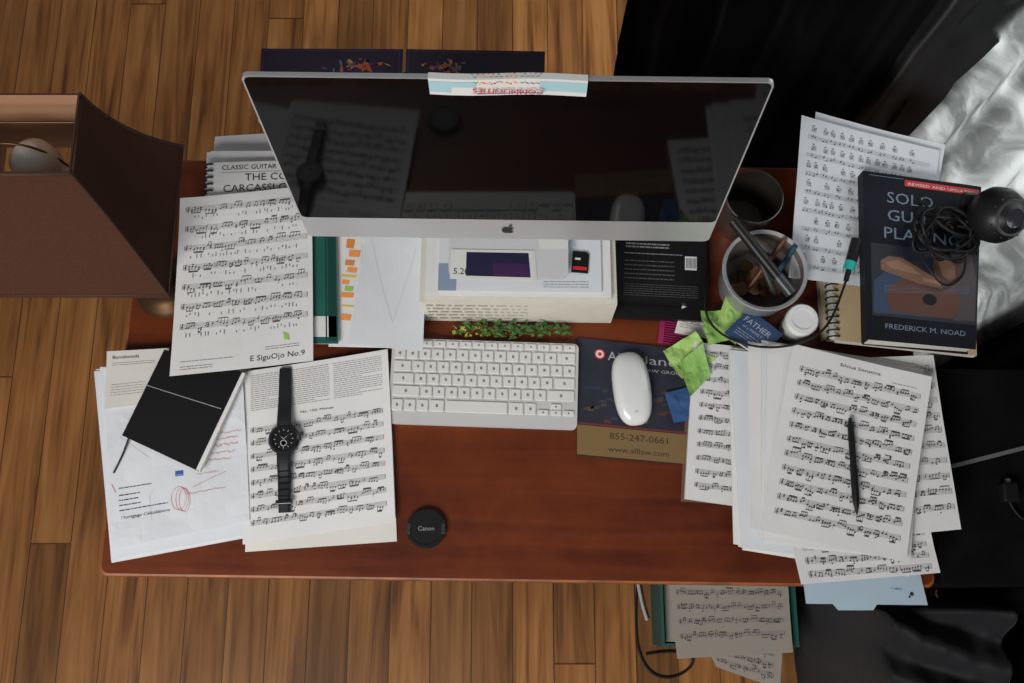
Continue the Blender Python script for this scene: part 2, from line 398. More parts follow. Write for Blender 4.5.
sheet('leaflet',[(-86,484),(32,482),(36,436),(-88,440)],.1268,.0006,(CW,PAPER),ink,parent=rp)
ink=Ink(); ink.text('TO: OFFICE ONLY',4,9,6,INK,wid=34)
sheet('address_label',[(36,508),(80,508),(80,486),(40,486)],.1268,.0004,(CW,CW),ink,parent=rp)
SDM=empty('memory_card',(.098,.470,D+.1105),math.radians(-5))
V=[(-.012,-.016,0),(.012,-.016,0),(.012,.012,0),(.008,.016,0),(-.012,.016,0)]; V2=V+[(a,b_,.0022) for a,b_,c_ in V]
mesh('body',V2,[(0,4,3,2,1),(5,6,7,8,9)]+[(i,(i+1)%5,5+(i+1)%5,5+i) for i in range(5)],BLACKP,parent=SDM)
box('label_red',-.010,.010,-.012,-.007,.0022,.0025,RED,SDM); box('label_white',-.008,.000,.003,.006,.0022,.0025,CW,SDM)

# pile of books behind the monitor
pile=empty('book_pile'); PURP=M('cover_plum',(.018,.011,.026),.5,noise_amt=.3,noise_scale=10); NAVY=M('cover_navy',(.012,.015,.04),.5)
sheet('lower_book_1',[(-300,745),(-30,745),(-30,592),(-300,592)],0,.04,(BLACK,PEDGE),parent=pile)
sheet('lower_book_2',[(-305,755),(20,752),(20,592),(-302,594)],.04,.04,(NAVY,PEDGE),parent=pile)
sheet('lower_book_3',[(-306,775),(40,775),(40,594),(-306,594)],.08,.03,(BLACK,BLACK),parent=pile)
def figcover(seed,cx):
    k=Ink(); r=random.Random(seed); 
    cols=[M('print_brick',(.35,.08,.04),.5),M('print_brick',(.35,.08,.04),.5),M('print_plum',(.09,.03,.10),.5),M('print_steel',(.10,.11,.18),.5),M('print_ochre',(.4,.2,.05),.5)]
    for i in range(40): 
        k.ell(cx+r.gauss(0,16),24+r.gauss(5,5),r.uniform(2,7),r.uniform(1,3),cols[r.randrange(5)],i%4,9,r.uniform(0,3))
    k.rect(3,3,208,4,cols[2]); k.rect(3,3,4,100,cols[2]); k.rect(207,3,208,100,cols[2]); return k
sheet('picture_book_1',[(-379,808),(-164,807),(-166,690),(-377,690)],.11,.012,(PURP,PEDGE),figcover(4,150),parent=pile)
sheet('picture_book_2',[(-160,807),(50,803),(46,688),(-160,690)],.11,.012,(PURP,PEDGE),figcover(9,60),parent=pile)

# ------------------------------------------------------------------ lamp
LS=M('lampshade_brown',(.064,.024,.013),.85,spec=.2,noise_amt=.15,noise_scale=400,bump=.2); LI=M('lampshade_lining',(.34,.18,.10),.8); LT=M('lampshade_trim',(.04,.015,.008),.7)
BRZ=M('antique_bronze',(.10,.055,.025),.4,metal=.8)
lamp=empty('table_lamp',(-.532,.463,D))
def shade():
    zb,zt=.30,.524; n=10; V=[];F=[];I=[]
    def ring(t,off=0):
        g=1-(1-t)**1.6; hx=.114+(.082-.114)*g-off; hy=.101+(.045-.101)*g-off; yo=-.004+.007*t; z=zb+(zt-zb)*t
        return [(-hx,-hy+yo,z),(hx,-hy+yo,z),(hx,hy+yo,z),(-hx,hy+yo,z)]
    for k in range(n+1): V+=ring(k/n)
    o=len(V)
    for k in range(n+1): V+=ring(k/n,.002)
    for k in range(n):
        for i in range(4):
            a=k*4+i;b_=k*4+(i+1)%4
            F.append((a,b_,b_+4,a+4)); I.append(0); F.append((o+b_,o+a,o+a+4,o+b_+4)); I.append(1)
    for i in range(4):
        F.append((i,o+i,o+(i+1)%4,(i+1)%4)); I.append(2); a=n*4; F.append((a+i,a+(i+1)%4,o+a+(i+1)%4,o+a+i)); I.append(2)
    mesh('shade',V,F,[LS,LI,LT],I,lamp)
    for nm,t in (('trim_lower',0.02),('trim_upper',.985)):
        R=ring(t); tube(nm,R,.0022,LT,lamp,cyclic=True,smooth=False)
    for i in range(4): tube('trim_rib_%d'%i,[ring(k/8)[i] for k in range(9)],.0018,LT,lamp,smooth=False)
shade()
lathe('base',[(.0,0),(.044,0),(.046,.006),(.040,.014),(.03,.020),(.022,.03),(.014,.05),(.012,.09),(.02,.12),(.024,.15),(.016,.19),(.009,.22),(.009,.33),(.0,.33)],BRZ,parent=lamp)
lathe('socket',[(0,.32),(.017,.32),(.019,.38),(.016,.395),(0,.396)],BRZ,parent=lamp)
bl=lathe('bulb',[(0,.385),(.013,.39),(.015,.41),(.020,.435),(.026,.458),(.024,.478),(.014,.490),(0,.493)],M('bulb_frosted',(.72,.69,.62),.3),parent=lamp); bl.location=(.016,-.004,0)
tube('harp',[(-.02,0,.33),(-.05,0,.40),(-.045,0,.49),(0,0,.514),(.045,0,.49),(.05,0,.40),(.02,0,.33)],.0014,BRZ,lamp)
tube('spider',[(-.08,.020,.514),(.08,.020,.514)],.0012,BRZ,lamp,smooth=False)

# ------------------------------------------------------------------ left papers
stack('loose_papers',[(-478,714),(-385,722),(-321,405),(-470,405)],0,.010,4,11,4)
stack('loose_papers',[(-478,686),(-375,688),(-315,400),(-470,402)],.010,.028,5,12,3)
ink=Ink(); ink.text('CLASSIC GUITAR',22,13,11,INK,wid=86); ink.text('THE COMPLETE',58,32,17,INK,wid=130); ink.text('CARCASSI GUITAR',24,50,17,INK,wid=150)
ink.rect(22,17,120,17.7,INKG); ink.text('METHOD',60,66,15,INK,wid=70)
cc=[(-474,660),(-284,666),(-264,390),(-456,375)]
cb=empty('spiral_method_book')
sheet('pages',cc,.029,.008,(PAPER,PEDGE),ink,parent=cb)
for i in range(26):
    t=i/25; x=-.474+.018*t; y=.655-.275*t
    tube('coil_%d'%i,[(x-.003,y,D+.030),(x-.006,y,D+.038),(x,y+.001,D+.0425),(x+.009,y+.002,D+.0385)],.0016,BLACKP,cb)
GR=M('cover_green',(.01,.11,.085),.5,noise_amt=.1,noise_scale=20)
ink=Ink(); ink.rect(0,168,56,200,CW); ink.rect(44,0,56,206,M('green_dark',(.004,.05,.04),.5)); ink.rect(40,0,42,206,M('green_dark',(.004,.05,.04),.5))
sheet('green_folder',[(-327,578),(-270,578),(-257,368),(-316,368)],.0375,.0020,(GR,PEDGE),ink)
NO=M('note_orange',(.9,.33,.07),.6); NG=M('note_green',(.3,.6,.1),.6)
ink=Ink(); r=random.Random(8)
for i,(yy,m,ww,hh) in enumerate([(6,ORG,12,16),(24,NO,17,12),(40,ORG,14,10),(52,NO,15,9),(64,YEL,22,5),(72,NO,11,8),(82,NG,13,9),(92,NO,19,9),(112,YEL,17,4),(126,NO,15,11)]):
    x=22+r.uniform(-3,3)+(0 if i<4 else -4); ink.poly([(x,yy),(x+ww,yy+1.5),(x+ww-1.5,yy+hh),(x-1,yy+hh-1)],m,1)
ink.line((48,20),(52,165),.4,INKF); ink.line((44,14),(44,150),.35,INKF); ink.words(60,125,20,60,9,.6,INKF)
sheet('paper_with_flags',[(-273,542),(-134,542),(-138,363),(-273,366)],.030,.0015,(PAPER,PAPER),ink)
ink=Ink(); ink.line((8,30),(60,150),.3,INKF); ink.line((88,20),(60,150),.3,INKF)
sheet('envelope',[(-218,576),(-129,527),(-132,358),(-243,367)],.0345,.002,(PAPERB,PAPERB),ink,curl=(0,.008,0,.004),wave=.001)
# big tablature page
q=[(-508,596),(-308,617),(-291,340),(-498,316)]; W_,H_=dims(q)
ink=Ink(); ink.music(10,W_-8,16,H_-46,7,21,.9,sp=1.9,head=1.4)
r=random.Random(31)
for i in range(7):
    y=16+i*(H_-62)/7+14
    for k in range(30):
        if r.random()<.8: x=18+k*5.6+r.uniform(-1,1); ink.rect(x,y+r.choice([0,3]),x+1.4,y+r.choice([0,3])+3.6,INKG,1)
ink.text('E SiguOjo No.9',W_-92,H_-10,12,INK,wid=80); ink.words(14,90,H_-20,H_-18,m=INKG); ink.words(W_-70,W_-20,H_-30,H_-26,m=INKG); ink.words(14,60,H_-12,H_-8)
ink.poly([(W_-44,H_-50),(W_-36,H_-46),(W_-34,H_-36),(W_-42,H_-38)],NG,2)
sheet('music_sheet',q,.0415,.0008,(PAPER,PAPER),ink,curl=(.004,.006,.005,.008),wave=.002)
# lower-left bank letters
stack('loose_letters',[(-628,334),(-403,347),(-361,98),(-564,54)],0,.006,3,31,7)
ink=Ink(); ink.rect(96,160,108,168,BLUE); ink.text('usbank',96,167,3,CW,wid=11,l=2)
ink.words(14,62,172,174,5,1.6,INK); ink.words(14,44,182,200,7,1.8,INK,fill=.3); ink.words(14,84,203,206,7,1.8,INK); ink.text('Mortgage Calculations',16,216,6,INK,wid=70)
ink.line((4,165),(10,178),.6,RED,2)
for i,(a,b_,y) in enumerate([(150,196,112),(154,192,121),(148,190,131),(140,186,142),(146,180,152)]): ink.scribble(a,b_,y,3,RED,3+i,.5)
ink.scribble(128,160,170,2,RED,12); ink.scribble(110,170,196,2,RED,13)
for dx in (0,8,14):
    ink.curve([(100+dx*.6+(11-dx*.2)*math.cos(i/16*6.28),200+dx*.3+17*math.sin(i/16*6.28)) for i in range(17)],.5,RED)
ink.curve([(120,188),(150,178),(170,172)],.5,RED)
ink.line((20,100),(60,135),.4,INKF); ink.curve([(60,225),(58,190),(66,180)],.35,INKF)
sheet('bank_letter',[(-611,335),(-405,350),(-378,112),(-572,72)],.0065,.0006,(PAPERB,PAPERB),ink,curl=(.006,.004,.003,.008),wave=.004)
ink=Ink(); ink.text('Barcelonada',8,12,7,INK,wid=38); ink.words(8,70,18,22,3,.9); ink.words(8,60,50,70,4,.8)
sheet('note_card',[(-608,362),(-516,368),(-520,286),(-602,274)],.0130,.0012,(PAPER2,PAPER2),ink,curl=(.003,0,0,.004))
# printed text + music page, two sheets
ink=Ink(); ink.music(12,190,20,250,9,77)
sheet('music_sheet',[(-394,321),(-186,350),(-166,83),(-384,68)],.0015,.001,(PAPER2,PAPER2),ink)
q=[(-404,332),(-187,366),(-168,110),(-386,78)]; W_,H_=dims(q)
ink=Ink(); r=random.Random(6)
ink.words(12,66,8,62,3.1,1.1,INKG,r); ink.words(72,130,8,62,3.1,1.1,INKG,r); ink.words(136,W_-10,8,62,3.1,1.1,INKG,r)
ink.text('No. 150. Minuet',W_/2,76,5,INK,'c',wid=50)
ink.music(12,W_-12,88,H_-12,8,41,1.0,sp=1.6,head=1.2)
sheet('music_sheet',q,.0055,.0008,(PAPER,PAPER),ink,curl=(.004,.008,.005,.004),wave=.0008)
# black notebook
nb=empty('pocket_notebook')
q=[(-518,362),(-400,328),(-457,183),(-568,233)]
sheet('back_cover',[(x+2,y-1) for x,y in q],.0175,.001,(BLACK,BLACK),parent=nb)
sheet('pages',[(-514,358),(-395,326),(-451,181),(-560,232)],.0185,.008,(PAPER,PEDGE),parent=nb)
ink=Ink(); ink.line((0,62),(118,58),1.3,M('elastic_grey',(.3,.3,.3),.5),1)
sheet('front_cover',q,.0265,.0015,(BLACK,BLACK),ink,parent=nb)
tube('ribbon',[(-.560,.236,D+.02),(-.565,.215,D+.017),(-.572,.198,D+.015),(-.580,.180,D+.0145)],.0015,BLACKR,nb)

# watch
wt=empty('wristwatch',(-.334,.229,D+.010),math.radians(3))
WD=M('watch_strap',(.008,.010,.014),.5); STEEL=M('watch_steel',(.06,.065,.075),.3,metal=.9)
def strap(nm,y0,y1,w0,w1):
    V=[];F=[];n=18
    for i in range(n+1):
        t=i/n; y=y0+(y1-y0)*t; w_=(w0+(w1-w0)*t)/2; z=.006*(1-t)+.0025+.002*math.sin(t*9)*(1-t)
        for x,dz in ((-w_,0),(-w_*.6,.002),(w_*.6,.002),(w_,0)): V.append((x,y,z+dz))
        for x in (w_,-w_): V.append((x,y,z-.0018))
    for i in range(n):
        for k in range(6): F.append((i*6+k,i*6+(k+1)%6,i*6+6+(k+1)%6,i*6+6+k))
    F+=[tuple(range(5,-1,-1)),tuple(n*6+k for k in range(6))]
    mesh(nm,V,F,WD,parent=wt)
strap('strap_upper',.016,.108,.021,.017); strap('strap_lower',-.016,-.106,.021,.017)
for i in range(7): box('link_%d'%i,-.0085,.0085,-.03-i*.009,-.0285-i*.009,.006,.0105-i*.0005,BLACKP,wt)
box('buckle',-.012,.012,-.094,-.088,.003,.008,STEEL,wt,.001)
lathe('case',[(0,.0),(.020,0),(.0228,.003),(.0228,.009),(.020,.0118),(.0165,.0118),(.016,.0105),(0,.0105)],[STEEL,BLACKP],parent=wt,mi=[0,0,0,0,1,0,1,1])
TK=M('watch_marks',(.4,.4,.4),.5)
for k in range(12):
    a=k*math.pi/6; c,s_=math.cos(a),math.sin(a); mesh('tick_%d'%k,[(c*.0145-s_*.0005,s_*.0145+c*.0005,.0112),(c*.0145+s_*.0005,s_*.0145-c*.0005,.0112),(c*.012+s_*.0005,s_*.012-c*.0005,.0112),(c*.012-s_*.0005,s_*.012+c*.0005,.0112)],[(0,1,2,3)],TK,parent=wt)
for nm,a,L_ in (('hand_hour',2.4,.008),('hand_minute',.7,.011)):
    c,s_=math.cos(a),math.sin(a); mesh(nm,[(-s_*.0006,c*.0006,.0115),(s_*.0006,-c*.0006,.0115),(c*L_,s_*L_,.0115)],[(0,1,2)],TK,parent=wt)
lathe('subdial',[(.0035,.0111),(.0042,.0113),(.0049,.0111)],TK,parent=wt,n=24).location=(0,-.006,0)
box('crown',.022,.025,-.002,.002,.004,.008,STEEL,wt)
for sy in (1,-1): box('lug_%d'%sy,-.0105,.0105,min(sy*.014,sy*.024),max(sy*.014,sy*.024),.002,.009,STEEL,wt,.001)

# lens cap
lc=empty('lens_cap',(-.124,.101,D+.0002))
lathe('disc',[(0,0),(.0275,0),(.0285,.0015),(.0285,.007),(.0270,.0085),(.0235,.0085),(.0228,.0075),(0,.0075)],BLACKP,parent=lc)
v,f,wv=glyphs('Canon'); mesh('lettering',[(a*.009-wv*.0045,b_*.009-.003,.0079) for a,b_ in v],f,M('cap_lettering',(.30,.30,.30),.5),parent=lc)
for sx in (-1,1): box('clip_%d'%sx,sx*.025-.003,sx*.025+.003,-.008,.008,.006,.0092,BLACKR,lc,.001)

# ------------------------------------------------------------------ keyboard
kb=empty('computer_keyboard',(-.042,.3145,D+.0005),math.radians(-2))
KW=M('key_white',(.70,.70,.69),.5); KL=M('key_legend',(.18,.19,.20),.6)
KB=M('keyboard_aluminium',(.58,.58,.585),.5,metal=.15)
p=rrect(-.1405,.1405,-.065,.065,.008); n=len(p)
V=[(x,y,.006+(y+.065)/.13*.006) for x,y in p]+[(x,y,0) for x,y in p]
mesh('plate',V,[tuple(range(n)),tuple(reversed(range(n,2*n)))]+[(i,n+i,n+(i+1)%n,(i+1)%n) for i in range(n)],KB,parent=kb)
def keys():
    V=[];F=[];I=[]; u=.0189; X0=-.137; rnd=random.Random(2)
    rows=[(.0575,.0095,[1.036]*14),(.0415,.016,[1]*13+[1.5]),(.0225,.016,[1.5]+[1]*13),(.0035,.016,[1.75]+[1]*11+[1.75]),(-.0155,.016,[2.25]+[1]*10+[2.25]),(-.0365,.0175,[1,1,1,1.25,5,1.25,1])]
    def key(x0,x1,y0,y1):
        g=.0013; x0+=g;x1-=g; q=len(V)
        zb=.006+((y0+y1)/2+.065)/.13*.006
        for ins,dz in ((0,0),(0,.0020),(.0008,.0028)):
            for (x,y) in rrect(x0+ins,x1-ins,y0+ins,y1-ins,.0018,3): V.append((x,y,zb+dz))
        n=16
        for k in range(2):
            for i in range(n): F.append((q+k*n+i,q+k*n+(i+1)%n,q+(k+1)*n+(i+1)%n,q+(k+1)*n+i)); I.append(0)
        F.append(tuple(q+2*n+i for i in range(n))); I.append(0)
        cx,cy=(x0+x1)/2,(y0+y1)/2; q=len(V); a=.0018 if (y1-y0)>.012 else .0012
        if x1-x0<.04:
            V.extend([(cx-a,cy-a*1.2,zb+.0030),(cx+a,cy-a*1.2,zb+.0030),(cx+a*rnd.uniform(.2,1),cy+a*1.2,zb+.0030),(cx-a,cy+a*1.2,zb+.0030)]); F.append((q,q+1,q+2,q+3)); I.append(1)
    for y,hh,ws in rows:
        x=X0
        for w_ in ws: key(x,x+w_*u,y-hh/2,y+hh/2); x+=w_*u
        if len(ws)==7:
            key(x,x+u,y-hh/2,y-.0005); key(x+u,x+2*u,y-hh/2,y-.0005); key(x+u,x+2*u,y+.0005,y+hh/2); key(x+2*u,x+3*u,y-hh/2,y-.0005)
    mesh('keys',V,F,[KW,KL],I,kb)
keys()

# mousepad
PADN=M('pad_navy',(.016,.018,.035),.7,noise_amt=.3,noise_scale=25); PADG=M('pad_gold',(.20,.125,.045),.7); PADB=M('pad_grey',(.04,.045,.06),.7)
PDT=M('pad_dark_text',(.03,.02,.02),.6); PTL=M('pad_text_light',(.42,.42,.44),.6)
ink=Ink(); q=[(99,387),(270,368),(262,193),(96,208)]
ink.rect(0,132,169,176,PADG); ink.text('855-247-0661',92,149,14,PDT,'c',wid=88); ink.text('www.alllaw.com',92,168,12,PDT,'c',wid=92)
ink.rect(0,128,169,131,M('pad_redline',(.16,.02,.02),.7))
ink.ell(34,22,8,8,RED,1,14); ink.ell(34,22,6,6,CW,2,14); ink.ell(34,22,3,3,RED,3,14); ink.text('A',46,30,20,PTL); ink.text('llegiance',60,30,19,PTL,'l',wid=102)
ink.text('LAW GROUP',100,42,7,PTL,'l',wid=60)
r=random.Random(4)
for i in range(30): 
    x=r.uniform(5,150); y=r.uniform(70,122); ink.poly([(x,y),(x+r.uniform(4,16),y-r.uniform(0,5)),(x+r.uniform(6,14),y+r.uniform(2,5)),(x-2,y+r.uniform(2,5))],r.choice([PADB,PADB,M('pad_bronze',(.09,.055,.02),.7),M('pad_rust',(.09,.03,.02),.7),M('pad_blue',(.02,.03,.08),.7)]),i%3)
sheet('mouse_pad',q,.0003,.003,(PADN,BLACKR),ink)
def mouse():
    n=32;m=10;V=[];F=[]
    for j in range(m+1):
        ph=j/m*math.pi/2
        for i in range(n):
            a=2*math.pi*i/n; ca,sa=math.cos(a),math.sin(a); e=2/2.7
            x=.0285*math.copysign(abs(ca)**e,ca); y=.0565*math.copysign(abs(sa)**e,sa)
            k=math.cos(ph)**.45 if j<m else 0; z=.021*math.sin(ph)**.8
            V.append((x*k,y*k,.0015+z*(1-.25*(y*k/.0565)**2)))
    for j in range(m):
        for i in range(n): F.append((j*n+i,j*n+(i+1)%n,(j+1)*n+(i+1)%n,(j+1)*n+i))
    F.append(tuple(reversed(range(n))))
    e_=empty('computer_mouse',(.179,.307,D+.0040),math.radians(6))
    mesh('shell',V,F,WHITEP,parent=e_,smooth=True)
    lathe('optical_base',[(0,0),(.024,0),(.024,.0016),(0,.0016)],BLACKP,parent=e_)
    v,f,wv=glyphs('o'); mesh('logo',[(a*.008-wv*.004,b_*.008-.040,.0200) for a,b_ in v],f,M('logo_grey',(.4,.4,.42),.5),parent=e_)
mouse()

# disc case
PG=M('print_grey',(.30,.30,.32),.5); PGD=M('print_dim',(.12,.12,.13),.5)
ink=Ink(); r=random.Random(7)
ink.words(14,80,8,14,5,3,PG); ink.words(12,100,24,28,4.5,1.8,PG); ink.words(12,88,36,66,7,2,PGD); ink.rect(104,26,122,48,CW)
for i in range(8): ink.rect(106+i*2,29,106.9+i*2,45,INK,2)
ink.words(12,124,74,94,3.5,1,PGD)
dc=empty('disc_case')
sheet('lower_case',[(159,536),(295,530),(294,410),(156,417)],.0003,.014,(BLACK,BLACKP),parent=dc)
sheet('upper_case',[(161,540),(297,533),(292,432),(157,439)],.0145,.014,(BLACK,BLACKP),ink,parent=dc)

# comb
cm=empty('hair_comb',(.246,.398,D+.0005),math.radians(-8)); PK=M('comb_magenta',(.35,.02,.12),.35)
box('spine',-.022,-.014,-.022,.022,0,.003,PK,cm,.001)
for i in range(12): box('tooth_%d'%i,-.015,.018,-.021+i*.0037,-.0195+i*.0037,0,.0025,PK,cm)

# mug, jar
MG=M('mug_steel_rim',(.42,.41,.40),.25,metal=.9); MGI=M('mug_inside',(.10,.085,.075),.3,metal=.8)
mg=empty('steel_mug',(.357,.576,D))
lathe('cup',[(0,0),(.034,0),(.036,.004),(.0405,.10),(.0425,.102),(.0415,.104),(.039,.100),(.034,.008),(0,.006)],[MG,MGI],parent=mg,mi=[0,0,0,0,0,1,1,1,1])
JR=M('jar_plastic',(.46,.47,.49),.3,trans=.25,spec=.6)
jr=empty('pen_jar',(.371,.469,D))
lathe('jar',[(0,0),(.050,0),(.054,.004),(.061,.078),(.063,.080),(.062,.083),(.057,.080),(.051,.007),(0,.005)],[JR,M('jar_inside',(.16,.14,.13),.5)],parent=jr,mi=[0,0,0,0,0,0,1,1])
COP=M('coin_copper',(.28,.12,.06),.35,metal=.8); NIC=M('coin_nickel',(.3,.29,.27),.35,metal=.8)
r=random.Random(12)
for i in range(30):
    a=r.uniform(0,6.28); d=r.uniform(0,.036); c_=lathe('coin_%d'%i,[(0,0),(.0105,0),(.0105,.0016),(0,.0016)],r.choice([COP,BRZ,NIC,BRZ]),parent=jr,n=20)
    c_.location=(d*math.cos(a),d*math.sin(a),.010+i*.0012); c_.rotation_euler=(r.uniform(-.4,.4),r.uniform(-.4,.4),0)
for i,(x0,y0,x1,y1,m) in enumerate([(-.02,-.02,.03,.045,M('pen_brown',(.12,.04,.02),.4)),(.025,-.03,-.02,.045,M('pen_charcoal',(.05,.05,.055),.4)),(.03,.01,.045,.035,M('pen_teal',(.02,.08,.12),.4))]):
    tube('pen_%d'%i,[(x0,y0,.04),(x1,y1,.088)],.004,m,jr,smooth=False)
mk=empty('black_marker',(0,0,0))
tube('barrel',[(.322,.536,D+.107),(.392,.445,D+.0925)],.0085,BLACKP,mk,smooth=False); tube('cap',[(.385,.454,D+.094),(.404,.430,D+.090)],.0095,M('marker_cap',(.03,.04,.045),.35),mk,smooth=False)
pb=empty('pill_bottle',(.427,.4000,D+.0003))
lathe('bottle',[(0,0),(.0195,0),(.0205,.003),(.0205,.038),(.016,.043),(.016,.046),(0,.046)],M('bottle_white',(.65,.66,.62),.4),parent=pb)
lathe('cap',[(0,.044),(.0235,.044),(.024,.047),(.024,.058),(.022,.0605),(.016,.0605),(.0155,.059),(0,.059)],WHITEP,parent=pb)

# stickies, receipt, booklet
ink=Ink(); ink.words(5,50,5,30,4,.8); ink.text('ROSE',20,22,6,INK)
sheet('receipt',[(259,434),(318,419),(307,382),(247,394)],.004,.0004,(PAPER2,PAPER2),ink,curl=(.01,.004,.003,0),wave=.002)
GN=M('sticky_green',(.28,.52,.13),.7); GN2=M('sticky_lime',(.40,.62,.18),.7); BL=M('sticky_blue',(.03,.09,.24),.6)
sn=empty('sticky_notes')
sheet('green_note_1',[(282,420),(330,428),(345,385),(296,372)],.012,.0006,(GN,GN),parent=sn,curl=(.02,.004,0,.0),wave=.006)
sheet('green_note_2',[(226,362),(276,392),(306,350),(252,318)],.008,.0006,(GN2,GN2),parent=sn,curl=(.006,.01,0,.012),wave=.006)
sheet('green_note_3',[(250,345),(285,372),(296,325),(262,290)],.016,.0006,(GN,GN),parent=sn,curl=(.0,.01,0,.012),wave=.004)
sheet('green_note_4',[(322,446),(352,418),(336,372),(305,392)],.018,.0006,(GN2,GN2),parent=sn,curl=(.02,.0,0,.0),wave=.003)
sheet('blue_note',[(228,300),(275,312),(282,262),(240,255)],.006,.001,(BL,BL),parent=sn,wave=.002)
ink=Ink(); PP=M('print_pale',(.42,.47,.52),.6); ink.text('FATHER',28,20,13,PP,'c',wid=46); ink.words(8,48,34,46,4,1,PP); ink.text('of a FAMILY',28,28,6,PP,'c',wid=34)
sheet('blue_booklet',[(356,424),(404,384),(366,350),(316,386)],.028,.006,(M('booklet_blue',(.03,.065,.16),.5),PEDGE),ink)

# ------------------------------------------------------------------ right papers
BRD=M('clipboard_brown',(.16,.08,.045),.6)
sheet('clipboard',[(268,372),(420,366),(420,130),(246,140)],.0005,.003,(BRD,BRD))
ink=Ink(); q=[(274,377),(381,368),(345,130),(250,143)]
ink.music(14,96,12,232,11,51,1.1,sp=1.5,head=1.15)
sheet('music_sheet',q,.0036,.007,(PAPER,PEDGE),ink,curl=(.006,0,.0,.003))
stack('sheet_music_stack',[(330,365),(552,338),(560,44),(326,76)],.0118,.026,5,61,9)
stack('sheet_music_stack',[(432,350),(634,338),(628,120),(436,66)],.0,.0115,3,62,6,PAPER2)
ink=Ink(); ink.music(14,190,14,100,5,91)
sheet('music_sheet',[(388,130),(592,124),(600,38),(404,22)],.0265,.0008,(PAPER,PAPER),ink,curl=(0,0,.006,.006),wave=.001)
ink=Ink(); ink.music(14,184,20,246,10,92)
sheet('music_sheet',[(438,346),(624,352),(636,98),(446,80)],.029,.0008,(PAPER,PAPER),ink,curl=(0,.004,.004,.0),wave=.001)
sheet('loose_papers',[(350,372),(500,350),(420,70),(336,100)],.0315,.0015,(PAPER,PAPER),Ink(),wave=.001,curl=(.003,0,0,.006))
stack('sheet_music_stack',[(372,370),(600,332),(556,60),(352,82)],.034,.041,3,63,5)
ink=Ink(); q=[(414,366),(611,315),(547,52),(347,96)]; W_,H_=dims(q)
ink.text('Silvius Sonatina',W_/2,16,7,INK,'c',wid=60); ink.words(150,185,22,24,3,1.1,INKG)
ink.music(16,W_-12,30,H_-14,11,71,1.1,sp=1.8,head=1.55)
sheet('music_sheet',q,.0425,.0008,(PAPER,PAPER),ink,curl=(.003,.008,.006,.005),wave=.0015)
pn=empty('ballpoint_pen',(.4855,.1845,D+.0505),math.radians(-1))
def lathe_y(nm,prof,m,par,n=16):
    o=lathe(nm,prof,m,n=n,parent=par); o.rotation_euler=(math.radians(-90),0,0); return o
lathe_y('barrel',[(0,-.070),(.0012,-.066),(.0042,-.052),(.0052,-.045),(.0052,.0),(.0046,.004),(.0046,.060),(.0030,.064),(.0025,.070),(0,.071)],BLACKP,pn)
box('clip',-.001,.001,.015,.062,.0045,.0062,BLACKP,pn)
ink=Ink(); ink.ell(150,58,3,3,INK,1); ink.ell(146,62,1.5,2,INK,1); ink.text('3 Tabbed',122,52,4,BLUE)
PF=M('folder_paleblue',(.42,.54,.64),.4)
pf=empty('plastic_folder')
sheet('cover',[(414,70),(580,66),(590,-6),(418,-4)],.0003,.0028,(PF,PF),ink,parent=pf)
sheet('tab',[(455,-3),(520,-3),(512,-13),(463,-13)],.0005,.0018,(PF,PF),parent=pf)

# ------------------------------------------------------------------ right rear
tn=empty('spiral_notebooks')
TAN=M('notebook_tan',(.50,.38,.22),.7)
sheet('notebook_1',[(472,640),(690,630),(690,382),(470,382)],0,.014,(TAN,PEDGE),parent=tn)
sheet('notebook_2',[(478,645),(700,622),(688,362),(474,378)],.014,.016,(PAPER2,PEDGE),parent=tn)
sheet('notebook_3',[(492,650),(706,620),(684,349),(480,372)],.030,.0135,(TAN,PEDGE),parent=tn)
for i in range(27):
    t=i/26; x=.488-.012*t; y=.64-.262*t
    tube('coil_%d'%i,[(x+.008,y,D+.0445),(x-.001,y,D+.050),(x-.010,y,D+.042),(x-.007,y,D+.028),(x,y,D+.026)],.0013,BLACKP,tn)
q=[(449,728),(653,665),(604,440),(411,463)]; W_,H_=dims(q)
def chords(ink,x0,x1,y0,y1,rows,seed):
    r=random.Random(seed)
    for j in range(rows):
        y=y0+(y1-y0)*j/rows; x=x0+r.uniform(0,8)
        for k in range(5): ink.rect(x0,y+13+k*1.5-.13,x1,y+13+k*1.5+.13,INKG)
        while x<x1-14:
            if r.random()<.75:
                for k in range(6): ink.line((x+k*1.3,y),(x+k*1.3,y+7),.28,INKG)
                for k in range(5): ink.line((x,y+k*1.75),(x+6.5,y+k*1.75),.28,INKG)
                for k in range(3): ink.ell(x+1.3*r.randrange(6),y+.9+1.75*r.randrange(4),.8,.8,INK,1,7)
                ink.rect(x+1,y-3.2,x+4,y-2,INK)
            for k in range(2):
                xx=x+k*4.5+r.uniform(0,2); yy=y+14+r.uniform(0,5); ink.ell(xx,yy,1.2,.9,INK,1,7); ink.line((xx+1,yy),(xx+1,yy-4),.4)
            x+=r.choice([11,14,18])
ink=Ink(); chords(ink,12,W_-10,14,H_-6,8,5)
sheet('chord_chart',q,.058,.0008,(PAPERB,PAPERB),ink,curl=(.004,.01,.0,.006),wave=.002)
ink=Ink(); chords(ink,14,190,16,120,4,6)
sheet('chord_chart',[(474,738),(664,676),(640,560),(450,600)],.0535,.0008,(PAPERB,PAPERB),ink,curl=(.0,.012,0,0),wave=.001)
stack('loose_papers',[(452,716),(640,656),(604,445),(415,468)],.0512,.0535,2,81,2)
